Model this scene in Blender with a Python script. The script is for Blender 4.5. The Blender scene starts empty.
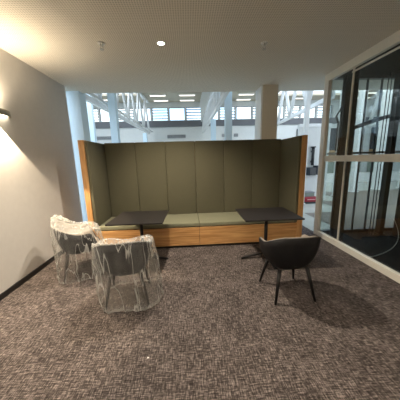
import bpy, bmesh, math, random
from mathutils import Vector, Matrix, noise
random.seed(3)
PI = math.pi
R = math.radians
sc = bpy.context.scene
C = sc.collection

# ------------------------------------------------------------------ materials
def nodes(name):
    m = bpy.data.materials.new(name); m.use_nodes = True
    nt = m.node_tree
    return m, nt, nt.nodes['Principled BSDF']

def plain(name, col, rough=.5, metal=0., noise_amt=.06, scale=40, bump=0., emit=None, estr=0., spec=None):
    m, nt, b = nodes(name)
    b.inputs['Roughness'].default_value = rough
    b.inputs['Metallic'].default_value = metal
    if spec is not None: b.inputs['Specular IOR Level'].default_value = spec
    tc = nt.nodes.new('ShaderNodeTexCoord'); nz = nt.nodes.new('ShaderNodeTexNoise')
    nz.inputs['Scale'].default_value = scale; nz.inputs['Detail'].default_value = 3
    nt.links.new(tc.outputs['Object'], nz.inputs['Vector'])
    r = nt.nodes.new('ShaderNodeValToRGB')
    a = [max(0, c*(1-noise_amt)) for c in col]; c2 = [min(1, c*(1+noise_amt)) for c in col]
    r.color_ramp.elements[0].position = .3; r.color_ramp.elements[1].position = .7
    r.color_ramp.elements[0].color = (*a, 1); r.color_ramp.elements[1].color = (*c2, 1)
    nt.links.new(nz.outputs['Fac'], r.inputs['Fac']); nt.links.new(r.outputs['Color'], b.inputs['Base Color'])
    if bump:
        bp = nt.nodes.new('ShaderNodeBump'); bp.inputs['Strength'].default_value = bump
        bp.inputs['Distance'].default_value = .002
        nt.links.new(nz.outputs['Fac'], bp.inputs['Height']); nt.links.new(bp.outputs['Normal'], b.inputs['Normal'])
    if emit:
        b.inputs['Emission Color'].default_value = (*emit, 1); b.inputs['Emission Strength'].default_value = estr
    return m

def wood_mat(name, dark, light, axis=0):
    m, nt, b = nodes(name)
    b.inputs['Roughness'].default_value = .45
    tc = nt.nodes.new('ShaderNodeTexCoord'); mp = nt.nodes.new('ShaderNodeMapping')
    s = [22, 22, 22]; s[axis] = 1.3
    mp.inputs['Scale'].default_value = s
    nz = nt.nodes.new('ShaderNodeTexNoise'); nz.inputs['Scale'].default_value = 1.6; nz.inputs['Detail'].default_value = 7
    nz.inputs['Distortion'].default_value = .6
    nt.links.new(tc.outputs['Object'], mp.inputs['Vector']); nt.links.new(mp.outputs['Vector'], nz.inputs['Vector'])
    r = nt.nodes.new('ShaderNodeValToRGB')
    r.color_ramp.elements[0].position = .32; r.color_ramp.elements[1].position = .7
    r.color_ramp.elements[0].color = (*dark, 1); r.color_ramp.elements[1].color = (*light, 1)
    nt.links.new(nz.outputs['Fac'], r.inputs['Fac']); nt.links.new(r.outputs['Color'], b.inputs['Base Color'])
    return m

def carpet_mat():
    m, nt, b = nodes('woven_carpet')
    b.inputs['Roughness'].default_value = .95; b.inputs['Specular IOR Level'].default_value = .1
    tc = nt.nodes.new('ShaderNodeTexCoord')
    def nz(sx, sy, det=3, rough=.6):
        mp = nt.nodes.new('ShaderNodeMapping'); mp.inputs['Scale'].default_value = (sx, sy, 1)
        n = nt.nodes.new('ShaderNodeTexNoise'); n.inputs['Scale'].default_value = 1
        n.inputs['Detail'].default_value = det; n.inputs['Roughness'].default_value = rough
        nt.links.new(tc.outputs['Object'], mp.inputs['Vector']); nt.links.new(mp.outputs['Vector'], n.inputs['Vector'])
        return n.outputs['Fac']
    def mth(op, a, b_):
        n = nt.nodes.new('ShaderNodeMath'); n.operation = op
        for i, v in enumerate((a, b_)):
            if isinstance(v, (int, float)): n.inputs[i].default_value = v
            else: nt.links.new(v, n.inputs[i])
        return n.outputs[0]
    a = nz(150, 13); c = nz(13, 150); g = nz(55, 55, 2); l = nz(3.5, 3.5, 3)
    s = mth('ADD', mth('MULTIPLY', a, .36), mth('MULTIPLY', c, .36))
    s = mth('ADD', s, mth('MULTIPLY', g, .18)); s = mth('ADD', s, mth('MULTIPLY', l, .10))
    r = nt.nodes.new('ShaderNodeValToRGB'); e = r.color_ramp.elements
    e[0].position = .42; e[1].position = .61
    e[0].color = (.027, .022, .020, 1); e[1].color = (.31, .265, .245, 1)
    k = r.color_ramp.elements.new(.50); k.color = (.078, .065, .062, 1)
    nt.links.new(s, r.inputs['Fac']); nt.links.new(r.outputs['Color'], b.inputs['Base Color'])
    bp = nt.nodes.new('ShaderNodeBump'); bp.inputs['Strength'].default_value = .5; bp.inputs['Distance'].default_value = .004
    nt.links.new(s, bp.inputs['Height']); nt.links.new(bp.outputs['Normal'], b.inputs['Normal'])
    return m

def ceiling_mat():
    m, nt, b = nodes('perforated_ceiling')
    b.inputs['Roughness'].default_value = .9
    tc = nt.nodes.new('ShaderNodeTexCoord'); sp = nt.nodes.new('ShaderNodeSeparateXYZ')
    nt.links.new(tc.outputs['Object'], sp.inputs[0])
    def mth(op, a, b_=None):
        n = nt.nodes.new('ShaderNodeMath'); n.operation = op
        for i, v in enumerate((a, b_)):
            if v is None: continue
            if isinstance(v, (int, float)): n.inputs[i].default_value = v
            else: nt.links.new(v, n.inputs[i])
        return n.outputs[0]
    k = 2*PI/.05
    f = mth('MULTIPLY', mth('SINE', mth('MULTIPLY', sp.outputs[0], k)), mth('SINE', mth('MULTIPLY', sp.outputs[1], k)))
    hole = mth('GREATER_THAN', mth('ABSOLUTE', f), .45)
    mx = nt.nodes.new('ShaderNodeMix'); mx.data_type = 'RGBA'
    mx.inputs['A'].default_value = (.82, .785, .70, 1); mx.inputs['B'].default_value = (.56, .535, .475, 1)
    nt.links.new(hole, mx.inputs['Factor']); nt.links.new(mx.outputs['Result'], b.inputs['Base Color'])
    return m

def glass_mat(name='clear_glass', tint=(.93, .96, .95)):
    m = bpy.data.materials.new(name); m.use_nodes = True; nt = m.node_tree; nt.nodes.clear()
    o = nt.nodes.new('ShaderNodeOutputMaterial'); mx = nt.nodes.new('ShaderNodeMixShader')
    t = nt.nodes.new('ShaderNodeBsdfTransparent'); t.inputs[0].default_value = (*tint, 1)
    g = nt.nodes.new('ShaderNodeBsdfGlossy'); g.inputs['Roughness'].default_value = .01
    fr = nt.nodes.new('ShaderNodeFresnel'); 
    ge_ = nt.nodes.new('ShaderNodeNewGeometry'); io = nt.nodes.new('ShaderNodeMath'); io.operation = 'MULTIPLY_ADD'
    io.inputs[1].default_value = 1/1.6-1.6; io.inputs[2].default_value = 1.6      # same index from both sides of the pane
    nt.links.new(ge_.outputs['Backfacing'], io.inputs[0]); nt.links.new(io.outputs[0], fr.inputs['IOR'])
    nt.links.new(fr.outputs[0], mx.inputs[0]); nt.links.new(t.outputs[0], mx.inputs[1]); nt.links.new(g.outputs[0], mx.inputs[2])
    nt.links.new(mx.outputs[0], o.inputs[0])
    return m

def film_mat():
    m = bpy.data.materials.new('thin_plastic_film'); m.use_nodes = True; nt = m.node_tree; nt.nodes.clear()
    o = nt.nodes.new('ShaderNodeOutputMaterial'); mx = nt.nodes.new('ShaderNodeMixShader')
    t = nt.nodes.new('ShaderNodeBsdfTransparent'); t.inputs[0].default_value = (.97, .97, .96, 1)
    p = nt.nodes.new('ShaderNodeBsdfPrincipled'); p.inputs['Base Color'].default_value = (.70, .70, .67, 1)
    p.inputs['Roughness'].default_value = .18; p.inputs['Specular IOR Level'].default_value = .9
    tc = nt.nodes.new('ShaderNodeTexCoord'); mp = nt.nodes.new('ShaderNodeMapping')
    mp.inputs['Scale'].default_value = (5.5, 5.5, 1.1); mp.inputs['Rotation'].default_value = (.45, .35, 0)
    nz = nt.nodes.new('ShaderNodeTexNoise'); nz.inputs['Scale'].default_value = 1.3; nz.inputs['Detail'].default_value = 2
    nz.inputs['Distortion'].default_value = .35
    nt.links.new(tc.outputs['Object'], mp.inputs[0]); nt.links.new(mp.outputs[0], nz.inputs['Vector'])
    r = nt.nodes.new('ShaderNodeValToRGB'); e = r.color_ramp.elements
    e[0].position = .465; e[0].color = (.05, .05, .05, 1); e[1].position = .70; e[1].color = (.16, .16, .16, 1)
    k = e.new(.492); k.color = (.50, .50, .50, 1); k2 = e.new(.515); k2.color = (.07, .07, .07, 1)
    nt.links.new(nz.outputs['Fac'], r.inputs['Fac'])
    lw = nt.nodes.new('ShaderNodeLayerWeight'); lw.inputs[0].default_value = .35
    ad = nt.nodes.new('ShaderNodeMath'); ad.operation = 'MULTIPLY_ADD'; ad.use_clamp = True
    ad.inputs[1].default_value = .38
    nt.links.new(lw.outputs['Facing'], ad.inputs[0]); nt.links.new(r.outputs['Color'], ad.inputs[2])
    sz = nt.nodes.new('ShaderNodeSeparateXYZ'); nt.links.new(tc.outputs['Object'], sz.inputs[0])
    mr = nt.nodes.new('ShaderNodeMapRange'); mr.inputs[1].default_value = .09; mr.inputs[2].default_value = .015; mr.inputs[4].default_value = .30
    nt.links.new(sz.outputs[2], mr.inputs[0])      # film bunched up along the hem
    a2 = nt.nodes.new('ShaderNodeMath'); a2.operation = 'ADD'; a2.use_clamp = True
    nt.links.new(ad.outputs[0], a2.inputs[0]); nt.links.new(mr.outputs[0], a2.inputs[1]); ad = a2
    bp = nt.nodes.new('ShaderNodeBump'); bp.inputs['Strength'].default_value = .6; bp.inputs['Distance'].default_value = .02
    nt.links.new(nz.outputs['Fac'], bp.inputs['Height']); nt.links.new(bp.outputs['Normal'], p.inputs['Normal'])
    nt.links.new(ad.outputs[0], mx.inputs[0]); nt.links.new(t.outputs[0], mx.inputs[1]); nt.links.new(p.outputs[0], mx.inputs[2])
    nt.links.new(mx.outputs[0], o.inputs[0])
    return m

def emis(name, col, s):
    m = bpy.data.materials.new(name); m.use_nodes = True; nt = m.node_tree; nt.nodes.clear()
    o = nt.nodes.new('ShaderNodeOutputMaterial'); e = nt.nodes.new('ShaderNodeEmission')
    e.inputs[0].default_value = (*col, 1); e.inputs[1].default_value = s
    nt.links.new(e.outputs[0], o.inputs[0]); return m

M = dict(
    plaster=plain('painted_plaster', (.60, .585, .56), .85, noise_amt=.02, scale=12),
    hallwhite=plain('hall_white_paint', (.68, .70, .69), .7, noise_amt=.02, scale=8),
    beige=plain('beige_paint', (.68, .64, .55), .8, noise_amt=.02),
    white=plain('white_paint', (.80, .81, .80), .6, noise_amt=.02, scale=8),
    hallceil=plain('hall_ceiling_paint', (.52, .46, .36), .8, noise_amt=.03),
    steel=plain('white_steel', (.82, .84, .85), .4, noise_amt=.02),
    skytint_steel=plain('white_steel_painted_skylight', (.68, .84, .95), .45, noise_amt=.02),  # blue skylight falling on the white hall columns is put into this colour
    frame=plain('cream_metal_frame', (.84, .82, .75), .35, noise_amt=.02),
    black=plain('black_steel', (.014, .014, .016), .4, noise_amt=.2),
    pit=plain('black_pit', (.008, .008, .008), .75, noise_amt=.3, spec=.1),
    skirt=plain('black_skirting', (.012, .011, .011), .5),
    table=plain('black_laminate', (.018, .0155, .0145), .5, noise_amt=.15, scale=120, spec=.3),
    shell=plain('black_moulded_shell', (.008, .008, .009), .6, noise_amt=.15, bump=.1, spec=.25),
    liner=plain('taupe_upholstery', (.25, .22, .19), .9, noise_amt=.15, scale=160, bump=.4),
    shell2=plain('charcoal_moulded_shell', (.014, .013, .015), .6, noise_amt=.15, bump=.1, spec=.3),
    leg=plain('black_stained_ash', (.007, .006, .006), .5, noise_amt=.3, spec=.3),
    leg2=plain('dark_brown_ash', (.03, .022, .018), .5, noise_amt=.3),
    olive=plain('olive_fabric', (.092, .086, .052), .92, noise_amt=.13, scale=130, bump=.5),
    seat=plain('light_olive_fabric', (.20, .20, .132), .92, noise_amt=.1, scale=130, bump=.4),
    oak=wood_mat('oak_veneer', (.42, .20, .065), (.70, .41, .17), 0),
    oakv=wood_mat('oak_edge', (.38, .19, .065), (.62, .36, .145), 2),
    carpet=carpet_mat(), ceil=ceiling_mat(), glass=glass_mat(), film=film_mat(),
    hallfloor=plain('pale_polished_floor', (.50, .52, .47), .25, noise_amt=.08, scale=2),
    greycarpet=plain('grey_carpet', (.22, .20, .175), .95, noise_amt=.2, scale=60, spec=.1),
    band=plain('dark_grey_band', (.15, .155, .17), .6),
    vent=plain('grey_metal_grille', (.25, .26, .27), .5),
    chrome=plain('brushed_steel', (.55, .54, .5), .3, metal=1.),
    sconce=plain('bronze_grey_metal', (.32, .29, .22), .45, metal=.3),
    red=plain('red_vinyl', (.33, .01, .025), .5), redlight=plain('pink_stripe', (.7, .35, .35), .5),
    greygreen=plain('grey_green_plastic', (.22, .27, .23), .5),
    navy=plain('dark_navy_plastic', (.02, .028, .04), .4),
    paper=plain('white_paper', (.85, .85, .83), .8),
    timber=wood_mat('timber_cladding', (.30, .17, .07), (.50, .32, .16), 0),
    lens=emis('warm_lamp_lens', (1, .86, .62), 9), dl=emis('downlight_lens', (1, .93, .82), 60),
    strip=emis('linear_lamp', (1, .97, .9), 1.6),
    rubber=plain('black_cable', (.02, .02, .02), .6),
    fabriccol=plain('louvre_white', (.75, .77, .78), .5),
)

# ------------------------------------------------------------------ mesh helpers
def link(name, bm, mat, parent=None, smooth=False, bevel=0., loc=None):
    bmesh.ops.recalc_face_normals(bm, faces=bm.faces)
    me = bpy.data.meshes.new(name); bm.to_mesh(me); bm.free()
    if smooth:
        for p in me.polygons: p.use_smooth = True
    me.materials.append(mat)
    o = bpy.data.objects.new(name, me); C.objects.link(o)
    if parent: o.parent = parent
    if loc: o.location = loc
    if bevel:
        b = o.modifiers.new('bevel', 'BEVEL'); b.width = bevel; b.segments = 2; b.limit_method = 'ANGLE'
    return o

def box(bm, x0, x1, y0, y1, z0, z1):
    vs = [bm.verts.new((x, y, z)) for z in (z0, z1) for y in (y0, y1) for x in (x0, x1)]
    for f in ((0,1,3,2),(4,6,7,5),(0,4,5,1),(2,3,7,6),(0,2,6,4),(1,5,7,3)):
        bm.faces.new([vs[i] for i in f])

def tube(bm, a, b, r0, r1=None, n=10, caps=True):
    a, b = Vector(a), Vector(b); r1 = r0 if r1 is None else r1
    d = (b-a).normalized(); u = d.orthogonal().normalized(); v = d.cross(u)
    A = [bm.verts.new(a+(u*math.cos(2*PI*i/n)+v*math.sin(2*PI*i/n))*r0) for i in range(n)]
    B = [bm.verts.new(b+(u*math.cos(2*PI*i/n)+v*math.sin(2*PI*i/n))*r1) for i in range(n)]
    for i in range(n): bm.faces.new((A[i], A[(i+1) % n], B[(i+1) % n], B[i]))
    if caps: bm.faces.new(A[::-1]); bm.faces.new(B)

def bar(bm, a, b, w, h):
    """rectangular bar from a to b, w across (horizontal), h the other way"""
    a, b = Vector(a), Vector(b); d = (b-a).normalized()
    u = d.cross(Vector((0, 0, 1)))
    u = Vector((1, 0, 0)) if u.length < 1e-4 else u.normalized()
    v = d.cross(u).normalized()
    vs = []
    for p in (a, b):
        for s, t in ((-1,-1),(1,-1),(1,1),(-1,1)):
            vs.append(bm.verts.new(p+u*s*w/2+v*t*h/2))
    for f in ((0,1,2,3),(7,6,5,4),(0,4,5,1),(1,5,6,2),(2,6,7,3),(3,7,4,0)):
        bm.faces.new([vs[i] for i in f])

def B(name, dims, mat, parent=None, bevel=0., kind=None):
    bm = bmesh.new(); 
    for d in (dims if isinstance(dims[0], (tuple, list)) else [dims]): box(bm, *d)
    o = link(name, bm, mat, parent, bevel=bevel)
    if kind: o['kind'] = kind
    return o

def thing(name, label, cat, loc=(0, 0, 0), rz=0, group=None):
    o = bpy.data.objects.new(name, None); C.objects.link(o); o.location = loc; o.rotation_euler = (0, 0, rz)
    o.empty_display_size = .1
    return tag(o, label, cat, group)

def tag(o, label, cat, group=None):
    o['label'] = label; o['category'] = cat
    if group: o['group'] = group
    return o

def dup(root, loc, label=None):
    r = root.copy(); C.objects.link(r); r.location = loc
    if label: r['label'] = label
    for ch in list(root.children):
        c = ch.copy(); C.objects.link(c); c.parent = r
        for g in list(ch.children):
            d = g.copy(); C.objects.link(d); d.parent = c
    return r

S = 'structure'
H = 3.06          # ceiling of the lounge
HH = 5.0          # ceiling of the hall beyond
XL, XR = -2.318, 2.64
YE = 5.05         # edge of the low ceiling
YF = 13.6         # far wall of the hall

# ------------------------------------------------------------------ lounge shell
B('floor', (XL-.2, XR+.02, -2.6, 5.0, -.1, 0), M['carpet'], kind=S)
B('floor_hall', [(-13, XL-.2, -2.6, 16, -.1, -.004), (XL-.2, 3.3, 5.0, 16, -.1, -.004), (XR+.02, 3.3, 4.2, 5.0, -.1, -.004),
                 (3.3, 16, 9.2, 16, -.1, -.004), (3.3, 4.6, 5.8, 7.3, -.1, -.004), (3.3, 5.7, 7.3, 9.2, -.1, -.004)], M['hallfloor'], kind=S)
B('floor_hall_carpet', [(3.3, 16, 4.2, 5.8, -.1, -.002), (4.6, 16, 5.8, 7.3, -.1, -.002), (5.7, 16, 7.3, 9.2, -.1, -.002)], M['greycarpet'], kind=S)
B('ceiling', (XL-.2, 5.2, -2.6, YE, H, H+.15), M['ceil'], kind=S)
B('wall_left', (XL-.16, XL, -2.6, 4.57, 0, H), M['plaster'], kind=S)
B('wall_back', (XL-.2, 5.2, -2.6, -2.45, 0, H), M['plaster'], kind=S)
B('wall_right', (XR, XR+.15, -2.45, .9, 0, H), M['plaster'], kind=S)
B('baseboard_left', (XL, XL+.015, -2.45, 4.57, 0, .072), M['skirt'], kind=S)
B('trim_1', (XL-.165, XL+.004, 4.57, 4.60, 0, H), M['white'], kind=S)
# bulkhead above the low ceiling
B('wall_bulkhead', (-13, 16, YE-.05, YE, H+.15, HH+.1), M['white'], kind=S)

# pillar behind the booth
t = thing('column', 'beige painted square column standing behind the booth back', 'column', (1.75, 4.85, 0))
B('shaft', (-.145, .17, -.22, .22, 0, H), M['beige'], t)
B('daylit_face', (-.175, -.147, -.20, .2, 0, H), M['steel'], t, 0)['label'] = 'side face painted white as if daylit'  # left face of the pillar; hall daylight on it is painted as white

# ------------------------------------------------------------------ hall beyond
Wd = 1.0175
x_start = -2.052-5*Wd
lo, hi = 3.93, 4.70
nwin = 16
far = [(-13, 16, YF, YF+.2, 0, lo), (-13, 16, YF, YF+.2, hi, HH+.1),
       (-13, x_start, YF, YF+.2, lo, hi), (x_start+nwin*Wd, 16, YF, YF+.2, lo, hi)]
for k in range(nwin+1):
    x = x_start+k*Wd; far.append((x-.03, x+.03, YF, YF+.2, lo, hi))
B('wall_far', far, M['hallwhite'], kind=S)
B('trim_2', (-12.8, 15.8, YF-.06, YF, 3.58, lo), M['band'], kind=S)
for k in range(nwin):
    x0 = x_start+k*Wd+.03; x1 = x0+Wd-.06
    w = bpy.data.objects.new('window_%d' % (k+1), None); C.objects.link(w); w['kind'] = S
    B('window_frame', [(x0, x0+.04, YF+.02, YF+.08, lo, hi), (x1-.04, x1, YF+.02, YF+.08, lo, hi),
                       (x0+.04, x1-.04, YF+.02, YF+.08, lo, lo+.04), (x0+.04, x1-.04, YF+.02, YF+.08, hi-.04, hi)], M['vent'], w)
    B('pane', (x0+.04, x1-.04, YF+.09, YF+.096, lo+.01, hi-.01), M['glass'], w)
    if k % 2 == 1:
        B('louvre', [(x0+.04, x1-.04, YF+.02, YF+.07, lo+.12+j*.165, lo+.165+j*.165) for j in range(4)], M['band'], w)
B('wall_hall_left', (-13.1, -13, -2.6, 16, 0, HH+.1), M['white'], kind=S)
B('wall_hall_right', (16, 16.1, -2.6, 16, 0, HH+.1), M['white'], kind=S)
# hall ceiling with two long rooflight openings
B('ceiling_hall', [(-13, -6.6, YE, YF, HH, HH+.1), (-6.6, -2.5, YE, 6.0, HH, HH+.1), (-6.6, -2.5, 12.2, YF, HH, HH+.1),
                   (-2.5, 1.1, YE, YF, HH, HH+.1), (1.1, 4.0, YE, 5.6, HH, HH+.1), (1.1, 4.0, 11.2, YF, HH, HH+.1),
                   (4.0, 5.0, YE, YF, HH, HH+.1), (5.0, 9.5, YE, 6.0, HH, HH+.1), (5.0, 9.5, 12.6, YF, HH, HH+.1),
                   (9.5, 16, YE, YF, HH, HH+.1)], M['hallceil'], kind=S)
# upstands of the rooflights
B('wall_rooflight', [(-6.65, -6.6, 6, 12.2, HH+.1, HH+1.2), (-2.5, -2.45, 6, 12.2, HH+.1, HH+1.2),
                     (-6.6, -2.5, 12.2, 12.25, HH+.1, HH+1.2),
                     (4.95, 5.0, 6, 12.6, HH+.1, HH+1.2), (9.5, 9.55, 6, 12.6, HH+.1, HH+1.2), (5, 9.5, 12.6, 12.65, HH+.1, HH+1.2)],
  M['white'], kind=S)

def column(x, y, w, label, h=HH, m='skytint_steel'):
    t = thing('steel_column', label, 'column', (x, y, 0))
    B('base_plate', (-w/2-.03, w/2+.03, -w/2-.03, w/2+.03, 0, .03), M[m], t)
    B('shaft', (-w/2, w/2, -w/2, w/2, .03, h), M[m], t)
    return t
column(-2.34, 5.02, .30, 'white column with painted blue skylight closest to the end of the left wall', HH)
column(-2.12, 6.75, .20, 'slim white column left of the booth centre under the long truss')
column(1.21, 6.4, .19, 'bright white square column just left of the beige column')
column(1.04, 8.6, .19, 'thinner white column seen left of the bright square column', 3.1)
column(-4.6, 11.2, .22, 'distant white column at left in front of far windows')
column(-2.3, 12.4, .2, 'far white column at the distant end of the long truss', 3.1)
column(3.86, 7.0, .13, 'narrow white post right beside the booth side panel', 4.6, 'white')
column(7.3, 9.0, .22, 'white column seen through the tall glass, leftmost there', HH, 'white')
column(8.9, 9.4, .42, 'broad pale column seen through the tall glass, widest one', HH, 'white')
column(10.2, 9.6, .22, 'white column seen through the tall glass, rightmost there', HH, 'white')
column(5.9, 8.2, .16, 'slim white column beyond the glass just left of tall black post', HH, 'white')

def truss(name_label, p0, p1, hgt, nbay, r=.05, panel=False, double=True, tall=None):
    """p0,p1: ends of the bottom chord; web rises hgt"""
    p0, p1 = Vector(p0), Vector(p1)
    t = thing('roof_truss', name_label, 'truss', p0)
    d = p1-p0
    bm = bmesh.new(); bar(bm, (0, 0, 0), d, .09, .13); link('bottom_chord', bm, M['steel'], t)
    if double:
        bm = bmesh.new(); bar(bm, (.17, 0, .05), d+Vector((.17, 0, .05)), .05, .07); link('bottom_chord', bm, M['steel'], t)
    up = Vector((0, 0, hgt))
    bm = bmesh.new(); bar(bm, up, d+up, .12, .12); link('top_chord', bm, M['steel'], t)
    for i in range(nbay):
        a = d*(i/nbay); b = d*((i+.5)/nbay)+up; c = d*((i+1)/nbay)
        bm = bmesh.new(); tube(bm, a, b, r); link('brace', bm, M['steel'], t, True)
        bm = bmesh.new(); tube(bm, b, c, r); link('brace', bm, M['steel'], t, True)
    return t
truss('long white tubular truss hanging above the left of the booth', (-2.50, 5.3, 3.2), (-2.16, 13.1, 3.2), 1.7, 6, .055)
truss('far left small white truss with V braces near left column', (-6.6, 8.6, 3.35), (-6.2, 12.6, 3.35), 1.6, 2, .07, double=False)
truss('white truss with wide V braces right of the beige column', (4.28, 6.4, 3.3), (4.72, 11.3, 3.3), 1.7, 3, .07, double=False)
truss('short white truss with V braces beyond the glass enclosure', (8.2, 6.4, 3.4), (11.0, 12.9, 3.3), 1.6, 3, .10)
# ladder truss and its white side cladding
t = truss('white ladder like truss running away left of the bright square column', (1.0, 5.3, 3.2), (1.0, 13.4, 3.2), 1.75, 11, .045, double=False)
bm = bmesh.new()
for i in range(40): box(bm, .86+.03*(i % 2), .93, 5.4+i*.2, 5.6+i*.2, 3.82, HH)
link('side_cladding', bm, M['white'], t)
bm = bmesh.new(); bar(bm, (0, 0, .56), (0, 8.1, .56), .07, .09); link('middle_chord', bm, M['steel'], t)
for o in t.children:
    if o.name.startswith('side_cladding'): o.location = (-1.0, -5.3, -3.2)

# linear lamps on the hall ceiling
def strip(x, y, label, src=[None]):
    if src[0] is None:
        t = thing('linear_ceiling_light', label, 'ceiling light', (x, y, HH), 0, 'linear lights on the hall ceiling')
        B('housing', (-.43, .43, -.11, .11, -.03, 0), M['steel'], t); B('diffuser', (-.40, .40, -.09, .09, -.042, -.031), M['strip'], t)
        src[0] = t; return t
    return dup(src[0], (x, y, HH), label)
for x, y, l in [(-1.45, 12.2, 'linear ceiling light left over the booth, nearer of its pair'), (.1, 12.2, 'linear ceiling light over booth middle, nearer of its pair'),
                (-1.40, 13.2, 'linear ceiling light left over the booth, farther of its pair'), (.1, 13.2, 'linear ceiling light over booth middle, farther of its pair'),
                (3.3, 12.2, 'linear ceiling light just left of beige column, nearer of its pair'), (3.4, 13.2, 'linear ceiling light just left of beige column, farther of its pair'),
                (-4.2, 12.9, 'linear ceiling light over the long truss at far left'), (6.9, 13.1, 'linear ceiling light right of beige column above V braces'),
                (10.5, 12.2, 'linear ceiling light seen through the glass, nearer one'), (10.7, 13.2, 'linear ceiling light seen through the glass, farther one'),
                (-7.5, 12.2, 'leftmost linear ceiling light, nearer of its pair'), (-7.5, 13.2, 'leftmost linear ceiling light, farther of its pair')]:
    strip(x, y, l)

# small grilles on the far wall just above the booth top
def grille(x, w, label):
    t = thing('air_grille', label, 'air vent', (x, YF, 3.02), 0, 'grilles low on the far white wall')
    B('frame', [(-w/2, w/2, -.05, 0, -.09, -.07), (-w/2, w/2, -.05, 0, .07, .09), (-w/2, -w/2+.03, -.05, 0, -.07, .07), (w/2-.03, w/2, -.05, 0, -.07, .07)], M['vent'], t)
    B('blade', [(-w/2+.03, w/2-.03, -.04, -.005, -.055+.04*j, -.03+.04*j) for j in range(3)], M['vent'], t)
grille(-.62, 1.1, 'grey air grille above the booth top, left of the middle')
grille(2.35, .35, 'small grey air grille just left of bright square column')
grille(3.05, .25, 'small grey air grille just right of bright square column')
grille(-5.2, 1.3, 'grey air grille above the left end of the booth')

# right hand end of the hall: white partition, timber cladding, dark shopfront
B('wall_partition', (3.95, 5.1, 7.60, 7.70, 0, 2.72), M['hallwhite'], kind=S)
B('trim_3', (3.95, 5.1, 7.57, 7.60, 2.62, 2.72), M['steel'], kind=S)
for i, (x0, x1) in enumerate([(6.9, 8.0), (8.5, 9.7), (10.2, 11.3), (11.8, 13.4)]):
    lab = ['leftmost behind the glass', 'second from left behind the glass', 'third from left behind the glass', 'rightmost behind the glass'][i]
    t = thing('shopfront_bay', 'dark glazed bay over timber panel on far wall, %s' % lab, 'shopfront', ((x0+x1)/2, YF, 0), 0, 'dark bays along the far wall')
    w = (x1-x0)/2
    B('timber_panel', (-w, w, -.11, -.03, 1.2, 1.95), M['timber'], t)
    B('dark_panel', (-w, w, -.09, -.03, 1.95, 3.3), M['navy'], t)
    B('door_leaf', (-w, w, -.09, -.03, 0.001, 1.2), M['greygreen'], t)
B('wall_counter', (6.4, 15, 12.3, 12.45, 0, .55), M['white'], kind=S)

t = thing('wall_speaker', 'slim black upright bar mounted on white partition beside the glass frame', 'speaker', (4.46, 7.6, 1.28))
bm = bmesh.new(); tube(bm, (0, -.09, .0), (0, -.09, .62), .05, .05, 14); link('body', bm, M['black'], t, True)
bm = bmesh.new(); tube(bm, (0, -.09, .62), (0, -.09, .66), .08, .08, 14); link('cap', bm, M['black'], t, True)
B('bracket', (-.03, .03, -.05, -.001, .1, .16), M['black'], t); B('bracket', (-.03, .03, -.05, -.001, .46, .52), M['black'], t)
t = thing('wall_cabinet', 'dark navy cabinet pair mounted on white partition below the black bar', 'cabinet', (4.5, 7.6, .93))
B('body', [(-.2, .03, -.24, 0, 0, .28), (.05, .21, -.24, 0, .02, .34)], M['navy'], t)
B('door', [(-.19, .02, -.25, -.242, .01, .27), (.06, .20, -.25, -.242, .03, .33)], M['black'], t)
t = thing('bench', 'low red padded bench on the floor past the booth side', 'bench', (4.40, 7.15, 0))
B('plinth', (-.42, .02, -.18, .22, 0, .06), M['black'], t)
B('cushion', (-.45, .05, -.2, .25, .061, .22), M['red'], t, .03)
B('stripe', (-.36, -.02, -.21, -.201, .13, .16), M['redlight'], t)
t = thing('storage_box', 'grey green box resting on the low red bench', 'box', (4.28, 7.2, .222))
B('body', (-.30, .08, -.12, .16, 0, .13), M['greygreen'], t, .01)
B('lid', (-.31, .09, -.13, .17, .131, .16), M['vent'], t, .005)

# ------------------------------------------------------------------ glazed enclosure on the right
gw = bpy.data.objects.new('window_glass_enclosure', None); C.objects.link(gw); gw['kind'] = S
B('window_frame', [(XR-.05, XR+.02, .9, 4.15, 2.93, H-.002), (XR-.05, XR+.02, .9, 4.15, 0.001, .10),
                   (XR-.05, XR+.02, 4.03, 4.15, .10, 2.93), (XR-.05, XR+.02, .9, 1.0, .10, 2.93)], M['frame'], gw, .004)
B('rail', (XR-.035, XR-.005, 1.0, 4.03, 1.50, 1.60), M['frame'], gw, .003)
B('track', [(XR-.025, XR-.005, 1.0, 3.5, 2.862, 2.885)], M['frame'], gw, .002)
B('mullion', [(XR-.020, XR+.012, 3.477, 3.489, .10, 2.93)], M['frame'], gw)
B('pane', (XR, XR+.010, 1.0, 3.476, .10, 2.93), M['glass'], gw)
B('pane', (XR, XR+.010, 3.490, 4.03, .10, 2.93), M['glass'], gw)
# far side of the enclosure
ge = bpy.data.objects.new('window_glass_enclosure_far', None); C.objects.link(ge); ge['kind'] = S
B('window_frame', [(2.72, 5.1, 4.08, 4.16, .0, .07), (2.72, 5.1, 4.08, 4.16, 2.98, H-.002), (5.0, 5.1, 4.08, 4.16, .07, 2.98),
                   (3.38, 3.395, 4.08, 4.12, .07, 2.98), (3.66, 3.672, 4.08, 4.12, .07, 2.98)], M['black'], ge)
B('pane', (2.72, 5.0, 4.12, 4.128, .07, 2.98), M['glass'], ge)
B('rail', (2.72, 5.0, 4.09, 4.11, 1.62, 1.66), M['vent'], ge)
B('wall_enclosure_right', (5.1, 5.2, .8, 4.2, 0, H), M['pit'], kind=S)
B('wall_enclosure_near', (XR+.02, 5.2, .8, .9, 0, H), M['pit'], kind=S)
B('floor_enclosure', (XR+.08, 5.1, .9, 4.08, -.1, .004), M['pit'], kind=S)
B('ceiling_enclosure', (XR+.08, 5.1, .9, 4.07, 3.02, 3.055), M['pit'], kind=S)

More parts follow.
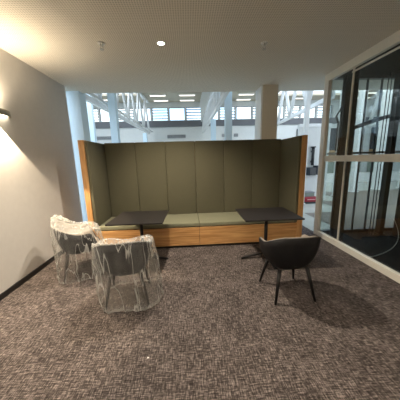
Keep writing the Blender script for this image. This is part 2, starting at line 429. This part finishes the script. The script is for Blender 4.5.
t = thing('steel_post', 'wide black upright post just behind the first glass joint', 'post', (2.82, 3.78, .005))
B('web', (-.015, .015, -.09, .09, 0, 3.01), M['black'], t)
B('flange', (-.06, .06, -.11, -.09, 0, 3.01), M['black'], t); B('flange', (-.06, .06, .09, .11, 0, 3.01), M['black'], t)
t = thing('steel_post', 'black upright post inside the enclosure with cables beside it', 'post', (3.84, 3.93, .005))
B('shaft', (-.045, .045, -.05, .05, 0, 3.01), M['black'], t); B('foot_plate', (-.06, .06, -.065, .065, -.001, .02), M['black'], t)
t = thing('steel_post', 'rightmost thick black post inside the glass enclosure', 'post', (4.03, 3.72, .005))
B('shaft', (-.06, .06, -.06, .06, 0, 3.01), M['black'], t); B('foot_plate', (-.08, .08, -.08, .08, -.001, .02), M['black'], t)
for i, (x, l) in enumerate([(3.60, 'thin hanging black cable, leftmost of three inside the enclosure'), (3.66, 'thin hanging black cable, middle of three inside the enclosure'),
                            (3.72, 'thin hanging black cable, nearest the black post')]):
    bm = bmesh.new(); tube(bm, (0, 0, 0), (0, 0, 3.01), .007, .007, 8)
    o = link('hanging_cable', bm, M['rubber'], None, True, loc=(x, 3.9, .004)); tag(o, l, 'cable', 'hanging cables in the enclosure')
# curved loose cable
cu = bmesh.new(); pts = []
for i in range(21):
    s = i/20; pts.append(Vector((3.35-.45*s**2*1.3+.12*math.sin(s*3), 3.2-.25*s, .52*(1-s)**1.8+.03)))
for a, b_ in zip(pts, pts[1:]): tube(cu, a, b_, .006, .006, 6)
o = link('loose_cable', cu, M['chrome'], None, True); tag(o, 'thin loose cable curving down to the enclosure floor', 'cable')
# bent black closer arm seen by the white frame
bm = bmesh.new(); tube(bm, (2.74, 3.80, 2.46), (2.74, 3.96, 2.30), .014); tube(bm, (2.74, 3.96, 2.30), (2.74, 3.89, 2.18), .018); tube(bm, (2.74, 3.89, 2.18), (2.74, 3.90, 1.68), .014)
link('closer_arm', bm, M['black'], gw, True)['label'] = 'bent black closer arm'
# cross bracing bar seen high through the glass
bm = bmesh.new(); pts = [Vector((3.0+.1*i, 4.045, 2.05+.33*math.sin(i/18*PI*.6))) for i in range(19)]
for a, b_ in zip(pts, pts[1:]): bar(bm, a, b_, .05, .07)
link('curved_rail', bm, M['band'], ge)['label'] = 'dark curved rail'

# ------------------------------------------------------------------ booth
bx0, bx1 = -1.785, 2.09; by0, by1 = 3.71, 4.50; zt = 1.965
bo = thing('booth_sofa', 'long high backed booth with olive upholstery and oak base', 'booth', ((bx0+bx1)/2, 4.1, 0))
ox, oy = (bx0+bx1)/2, 4.1
def BB(name, d, m, parent=bo, bevel=0.):
    bm = bmesh.new()
    for q in (d if isinstance(d[0], tuple) else [d]): box(bm, q[0]-ox, q[1]-ox, q[2]-oy, q[3]-oy, q[4], q[5])
    return link(name, bm, m, parent, bevel=bevel)
BB('side_panel', (bx0, bx0+.09, by0, by1+.06, 0, zt), M['oakv'])
BB('side_panel', (bx1-.09, bx1, by0, by1+.06, 0, zt), M['oakv'])
BB('back_panel', (bx0+.091, bx1-.091, by1, by1+.06, 0, zt-.01), M['oakv'])
xm = .17
BB('plinth', (bx0+.092, bx1-.092, by0+.05, by0+.08, 0, .045), M['skirt'])
BB('front_panel', (bx0+.092, xm-.003, by0+.015, by0+.04, .046, .385), M['oak'], bevel=.002)
BB('front_panel', (xm+.003, bx1-.092, by0+.015, by0+.04, .046, .385), M['oak'], bevel=.002)
BB('seat_base', (bx0+.092, bx1-.092, by0+.045, by1-.001, .25, .395), M['skirt'])
def pad(name, x0, x1, y0, y1, z0, z1, m, parent, bev):
    o = BB(name, (x0, x1, y0, y1, z0, z1), m, parent)
    b = o.modifiers.new('bevel', 'BEVEL'); b.width = bev; b.segments = 4; b.limit_method = 'ANGLE'
    for p in o.data.polygons: p.use_smooth = True
    return o
ix0, ix1 = bx0+.145, bx1-.145
pad('seat_cushion', ix0, xm-.002, by0+.02, by1-.062, .396, .47, M['seat'], bo, .014)
pad('seat_cushion', xm+.002, ix1, by0+.02, by1-.062, .396, .47, M['seat'], bo, .014)
n = 6; w = (ix1-ix0)/n
for k in range(n):
    pad('back_pad', ix0+k*w+.0015, ix0+(k+1)*w-.0015, by1-.06, by1-.001, .40, zt+.005, M['olive'], bo, .013)
pad('side_pad', bx0+.091, bx0+.143, by0+.015, by1-.002, .40, zt-.01, M['olive'], bo, .012)
pad('side_pad', bx1-.143, bx1-.091, by0+.015, by1-.002, .40, zt-.01, M['olive'], bo, .012)

# ------------------------------------------------------------------ tables
def make_table(loc, rz, label, w=.80, d=.76, skew=0):
    t = thing('cafe_table', label, 'table', loc, rz, 'black pedestal tables at the booth')
    B('tabletop', (-w/2, w/2, -d/2, d/2, .722, .742), M['table'], t, .003)
    bm = bmesh.new(); tube(bm, (0, 0, .06), (0, 0, .712), .026, .026, 20); link('post', bm, M['black'], t, True)
    B('top_plate', (-.14, .14, -.14, .14, .712, .7215), M['black'], t)
    for k in range(4):
        a = k*PI/2+R(3); c, s = math.cos(a), math.sin(a)
        bm = bmesh.new(); bar(bm, (c*.02, s*.02, .09), (c*.40, s*.40, .014), .045, .026); link('foot', bm, M['black'], t, bevel=.003)
    return t
make_table((1.205, 3.19, 0), R(-1), 'black square pedestal table at the right end of the booth', .84, .74)
make_table((-.775, 3.295, 0), R(-2), 'black square pedestal table at booth left, behind plastic wrapped chair', .80, .76)

# ------------------------------------------------------------------ chairs
def sstep(a, b, x):
    x = max(0, min(1, (x-a)/(b-a))); return x*x*(3-2*x)
def rim_h(ph, back=.775, arm=.655, front=.43):
    """ph: 0 at the front, pi at the back"""
    p = abs((ph+PI) % (2*PI)-PI)
    h = front+(arm-front)*sstep(R(38), R(66), p)
    return h+(back-arm)*sstep(R(85), R(150), p)
def rim_r(ph, ax=.305, ay=.280):
    e = 3.1
    return (abs(math.sin(ph)/ax)**e+abs(math.cos(ph)/ay)**e)**(-1/e)
def tub(bm, r_off, z0, z_off, nphi=72, nt=14, p=.58):
    rows = []
    for j in range(1, nt+1):
        a = j/nt*PI/2; row = []
        for i in range(nphi):
            ph = 2*PI*i/nphi; rr = rim_r(ph)-r_off; h = rim_h(ph)+z_off
            rad = rr*math.sin(a)**p*(.76+.24*(j/nt)); z = z0+(h-z0)*(1-math.cos(a)**(p*1.25))
            if j == nt: z = h
            row.append(bm.verts.new((rad*math.sin(ph), rad*math.cos(ph), z)))
        rows.append(row)
    c = bm.verts.new((0, 0, z0))
    for i in range(nphi):
        k = (i+1) % nphi
        bm.faces.new((c, rows[0][i], rows[0][k]))
        for j in range(nt-1): bm.faces.new((rows[j][i], rows[j+1][i], rows[j+1][k], rows[j][k]))
    return rows[-1]
def closed_tub(name, o_off, o_z0, i_off, i_z0, zo, zi, mat, parent):
    bm = bmesh.new()
    A = tub(bm, o_off, o_z0, zo); Bq = tub(bm, i_off, i_z0, zi)
    n_ = len(A)
    for i in range(n_):
        k = (i+1) % n_
        bm.faces.new((A[i], A[k], Bq[k], Bq[i]))
    o = link(name, bm, mat, parent, True)
    return o
def make_chair(loc, rz, label, shell, legm):
    t = thing('tub_armchair', label, 'chair', loc, rz, 'tub armchairs of one model')
    closed_tub('shell', 0, .325, .012, .339, 0, 0, shell, t)
    closed_tub('upholstery', .0125, .350, .034, .40, .004, .004, M['liner'], t)
    # round seat pad
    bm = bmesh.new(); 
    rings = [(.02, .452), (.15, .450), (.20, .444), (.215, .430), (.21, .415), (.02, .404)]
    prev = None
    for r_, z in rings:
        row = [bm.verts.new((r_*1.02*math.sin(2*PI*i/40), r_*.98*math.cos(2*PI*i/40)+.01, z)) for i in range(40)]
        if prev:
            for i in range(40): bm.faces.new((prev[i], row[i], row[(i+1) % 40], prev[(i+1) % 40]))
        else: bm.faces.new(row)
        prev = row
    bm.faces.new(prev[::-1]); link('seat_cushion', bm, M['liner'], t, True)
    for sx in (-1, 1):
        for sy in (-1, 1):
            bm = bmesh.new(); tube(bm, (sx*.16, sy*.155, .372), (sx*.23, sy*.235, 0), .023, .013, 14)
            link('leg', bm, legm, t, True)
    return t
make_chair((1.13, 2.29, 0), R(2), 'black tub armchair without plastic wrap at the right table', M['shell'], M['leg'])
make_chair((-.76, 2.36, 0), R(9), 'dark tub armchair inside clear plastic, front one nearest the camera', M['shell2'], M['leg2'])
make_chair((-1.62, 3.03, 0), R(-62), 'dark tub armchair inside plastic, standing by the left wall', M['shell2'], M['leg2'])

# ------------------------------------------------------------------ plastic covers
def cover(loc, rz, label, seed, bot=.05, zbot=.012, flare=(.06, .06), amp=.022, knots=(), topz=.60):
    bm = bmesh.new(); N = 140; off = Vector((seed*7.3, seed*3.1, 0))
    def hh(ph):
        p = abs((ph+PI) % (2*PI)-PI)
        return max(rim_h(ph), .60+.06*sstep(0, R(60), p))
    prof = []
    for j in range(1, 13): prof.append(('t', j/12))
    for j in range(1, 34): prof.append(('s', j/33))
    rows = []
    for kind_, v in prof:
        row = []
        for i in range(N):
            ph = 2*PI*i/N; s, c = math.sin(ph), math.cos(ph)
            Rr = rim_r(ph)+.018; h = hh(ph)+.022
            if kind_ == 't':
                rad = Rr*v; z = topz+(h-topz)*v**2.5
                q = noise.noise(Vector((rad*s*7, rad*c*7, z*4))+off)
                z += .035*q*(1-v**4) + .003*noise.noise(Vector((rad*s*30, rad*c*30, 0))+off)
                if v == 1: z += 0
            else:
                z = h*(1-v)+zbot*v
                bell = math.sin(v*PI)
                rad = Rr + flare[0]*v + flare[1]*v*max(0, math.cos(ph-R(100))) + .012*bell
                f = noise.noise(Vector((s*3.2, c*3.2, z*1.6))+off)
                f2 = noise.noise(Vector((s*9, c*9, z*5))+off)
                rg = 1-abs(noise.noise(Vector((s*4.5+z*2.0, c*4.5, z*2.5))+off*2))*3
                amp2 = amp*(1.3*f+.8*f2)*min(1, v*3)
                rad += max(-.012, amp2) + .012*max(0, rg)*min(1, v*4)
                z += .02*noise.noise(Vector((s*4, c*4, 9))+off)*v*(1 if zbot > .04 else 0)
                if v > .93: rad += .02*noise.noise(Vector((s*14, c*14, 3))+off)
            x, y = rad*s, rad*c
            for kx, ky, kz, kr, ka in knots:     # gathered tufts
                dd = (x-kx)**2+(y-ky)**2+(z-kz)**2
                g = math.exp(-dd/(kr*kr)); z += ka*g*(1+.6*noise.noise(Vector((x*30, y*30, z*30))))
                x += ka*.5*g*noise.noise(Vector((x*20, y*20, z*20+5)))
            row.append(bm.verts.new((x, y, max(.006, z))))
        rows.append(row)
    c0 = bm.verts.new((0, 0, topz))
    for i in range(N):
        k = (i+1) % N; bm.faces.new((c0, rows[0][i], rows[0][k]))
        for j in range(len(rows)-1): bm.faces.new((rows[j][i], rows[j+1][i], rows[j+1][k], rows[j][k]))
    o = link('plastic_cover', bm, M['film'], None, True, loc=loc); o.rotation_euler = (0, 0, rz)
    tag(o, label, 'plastic cover', 'clear plastic chair covers')
    return o
cover((-.76, 2.36, 0), R(9), 'crumpled clear plastic bag over the front wrapped armchair', 1, flare=(-.03, .09),
      knots=((.20, .02, .72, .075, .17), (-.27, -.06, .72, .06, .09)))
cover((-1.62, 3.03, 0), R(-62), 'crumpled clear plastic bag over the armchair by the left wall', 2, flare=(.0, .02), zbot=.03,
      knots=((.2, .15, .66, .07, .06), (-.15, -.2, .76, .18, .10)), topz=.70)

# ------------------------------------------------------------------ small ceiling and wall items
def sprinkler(loc, label):
    t = thing('sprinkler_head', label, 'sprinkler', loc, 0, 'ceiling sprinklers')
    bm = bmesh.new(); tube(bm, (0, 0, -.008), (0, 0, 0), .042, .045, 24); link('escutcheon', bm, M['white'], t, True)
    bm = bmesh.new(); tube(bm, (0, 0, -.035), (0, 0, -.008), .013, .016, 12); link('body', bm, M['chrome'], t, True)
    bm = bmesh.new()
    for s in (-1, 1): tube(bm, (s*.013, 0, -.03), (s*.016, 0, -.055), .004, .004, 6); tube(bm, (s*.016, 0, -.055), (0, 0, -.072), .004, .004, 6)
    link('frame_arms', bm, M['chrome'], t)
    bm = bmesh.new(); tube(bm, (0, 0, -.077), (0, 0, -.072), .024, .024, 16); link('deflector', bm, M['chrome'], t)
    return t
sprinkler((-1.02, 3.04, H), 'small ceiling sprinkler left of the lit downlight')
sprinkler((1.05, 3.04, H), 'small ceiling sprinkler right of the lit downlight')

def downlight(x, y, label):
    t = thing('recessed_downlight', label, 'downlight', (x, y, H), 0)
    bm = bmesh.new()
    n_ = 32
    rg = [[bm.verts.new((r_*math.cos(2*PI*i/n_), r_*math.sin(2*PI*i/n_), z)) for i in range(n_)] for r_, z in ((.055, 0), (.055, -.006), (.04, -.008), (.04, -.001))]
    for a, b_ in zip(rg, rg[1:]):
        for i in range(n_): bm.faces.new((a[i], a[(i+1) % n_], b_[(i+1) % n_], b_[i]))
    link('trim_ring', bm, M['white'], t, True)
    bm = bmesh.new(); tube(bm, (0, 0, -.004), (0, 0, -.001), .038, .038, 24); link('lens', bm, M['dl'], t)
    return t
downlight(-.28, 3.04, 'round lit downlight recessed in the ceiling')

def spot(name, loc, energy, col, cone, blend, size, rot=(0, 0, 0)):
    l = bpy.data.lights.new(name, 'SPOT'); l.energy = energy; l.color = col; l.spot_size = R(cone); l.spot_blend = blend
    l.shadow_soft_size = size
    o = bpy.data.objects.new(name, l); C.objects.link(o); o.location = loc; o.rotation_euler = rot
    return o
WARM = (1, .80, .56)
spot('downlight_lamp', (-.28, 3.04, H-.03), 300, (1, .87, .70), 122, .75, .03)
for x, y, e in [(-1.75, .3, 150), (.2, .2, 75)]:
    spot('downlight_lamp', (x, y, H-.03), e, (1, .87, .70), 150, .7, .04)

# wall lamp (half round up and down light)
t = thing('wall_lamp', 'half round wall lamp glowing up and down on left wall', 'wall lamp', (XL, 2.80, 2.235))
bm = bmesh.new(); n_ = 24
top = []; bot = []; ti = []; bi = []
for i in range(n_+1):
    a = -PI/2+PI*i/n_
    top.append(bm.verts.new((.11*math.cos(a)+.001, .285*math.sin(a), .035))); bot.append(bm.verts.new((.11*math.cos(a)+.001, .285*math.sin(a), -.035)))
    ti.append(bm.verts.new((.10*math.cos(a)+.001, .272*math.sin(a), .035))); bi.append(bm.verts.new((.10*math.cos(a)+.001, .272*math.sin(a), -.035)))
for i in range(n_):
    bm.faces.new((top[i], top[i+1], bot[i+1], bot[i])); bm.faces.new((ti[i], bi[i], bi[i+1], ti[i+1]))
    bm.faces.new((top[i], ti[i], ti[i+1], top[i+1])); bm.faces.new((bot[i], bot[i+1], bi[i+1], bi[i]))
link('body', bm, M['sconce'], t, True)
for zz in (-.012, .012):
    bm = bmesh.new(); vs = [bm.verts.new((.098*math.cos(-PI/2+PI*i/n_)+.002, .27*math.sin(-PI/2+PI*i/n_), zz+dz)) for dz in (-.003, .003) for i in range(n_+1)]
    k = n_+1
    bm.faces.new(vs[:k]); bm.faces.new(vs[k:][::-1])
    for i in range(k): bm.faces.new((vs[i], vs[(i+1) % k], vs[k+(i+1) % k], vs[k+i]))
    link('lens', bm, M['lens'], t)
spot('wall_lamp_down', (XL+.06, 2.80, 2.19), 240, WARM, 92, .12, .01)
spot('wall_lamp_or_fill_up', (XL+.06, 2.80, 2.28), 55, WARM, 150, .9, .01, (PI, 0, 0))
spot('wall_lamp_or_fill_up', (XL+.06, -1.4, 2.28), 170, (1, .86, .68), 160, .9, .01, (PI, 0, 0))  # unseen uplight added behind the camera to bounce light off the ceiling
spot('wall_lamp_or_fill_up', (XR-.06, -.9, 2.28), 240, (1, .86, .68), 160, .9, .01, (PI, 0, 0))  # another unseen fill on the right side, added to brighten the ceiling

# scrap of paper on the carpet
bm = bmesh.new()
vs = [bm.verts.new(v) for v in ((-.008, -.005, .001), (.007, -.006, .004), (.009, .005, .002), (-.006, .006, .006))]
vt = [bm.verts.new(v.co+Vector((0, 0, .001))) for v in vs]
bm.faces.new(vs[::-1]); bm.faces.new(vt)
for i in range(4): bm.faces.new((vs[i], vs[(i+1) % 4], vt[(i+1) % 4], vt[i]))
o = link('paper_scrap', bm, M['paper'], None, loc=(-.389, 1.511, 0)); tag(o, 'tiny white scrap of paper lying on brown carpet', 'paper scrap')

# ------------------------------------------------------------------ sky and camera
w = bpy.data.worlds.new('sky'); sc.world = w; w.use_nodes = True
nt = w.node_tree; bg = nt.nodes['Background']
tc = nt.nodes.new('ShaderNodeTexCoord'); nz = nt.nodes.new('ShaderNodeTexNoise'); nz.inputs['Scale'].default_value = 2.5
r = nt.nodes.new('ShaderNodeValToRGB'); r.color_ramp.elements[0].color = (.42, .68, 1, 1); r.color_ramp.elements[1].color = (.88, .95, 1, 1)
r.color_ramp.elements[0].position = .38; r.color_ramp.elements[1].position = .55
nt.links.new(tc.outputs['Generated'], nz.inputs['Vector']); nt.links.new(nz.outputs['Fac'], r.inputs['Fac']); nt.links.new(r.outputs['Color'], bg.inputs[0])
bg.inputs[1].default_value = 2.5
# daylight through the rooflights
for n_, (x, y, sx, sy) in enumerate([(-4.55, 9.1, 4, 6), (7.25, 9.3, 4.4, 6.4)]):
    l = bpy.data.lights.new('rooflight_daylight', 'AREA'); l.shape = 'RECTANGLE'; l.size = sx; l.size_y = sy; l.energy = 85; l.color = (.93, .97, 1)
    o = bpy.data.objects.new('rooflight_daylight', l); C.objects.link(o); o.location = (x, y, HH+1.1)

cam = bpy.data.cameras.new('camera'); co = bpy.data.objects.new('camera', cam); C.objects.link(co)
cam.sensor_width = 36; cam.lens = 213.08/400*36; cam.clip_start = .05
p, y, ro = R(10.767), R(-2.969), R(-1.628)
F = Vector((-math.sin(y)*math.cos(p), math.cos(y)*math.cos(p), -math.sin(p))); Rt = Vector((math.cos(y), math.sin(y), 0)); U = Rt.cross(F)
c, s = math.cos(ro), math.sin(ro)
X = c*Rt+s*U; Y = -s*Rt+c*U
co.matrix_world = Matrix(((X.x, Y.x, -F.x, 0), (X.y, Y.y, -F.y, 0), (X.z, Y.z, -F.z, 1.6), (0, 0, 0, 1)))
sc.camera = co
vs_ = sc.view_settings
vs_.view_transform = 'Standard'; vs_.look = 'None'; vs_.gamma = 1; vs_.use_curve_mapping = False
vs_.exposure = 0.27
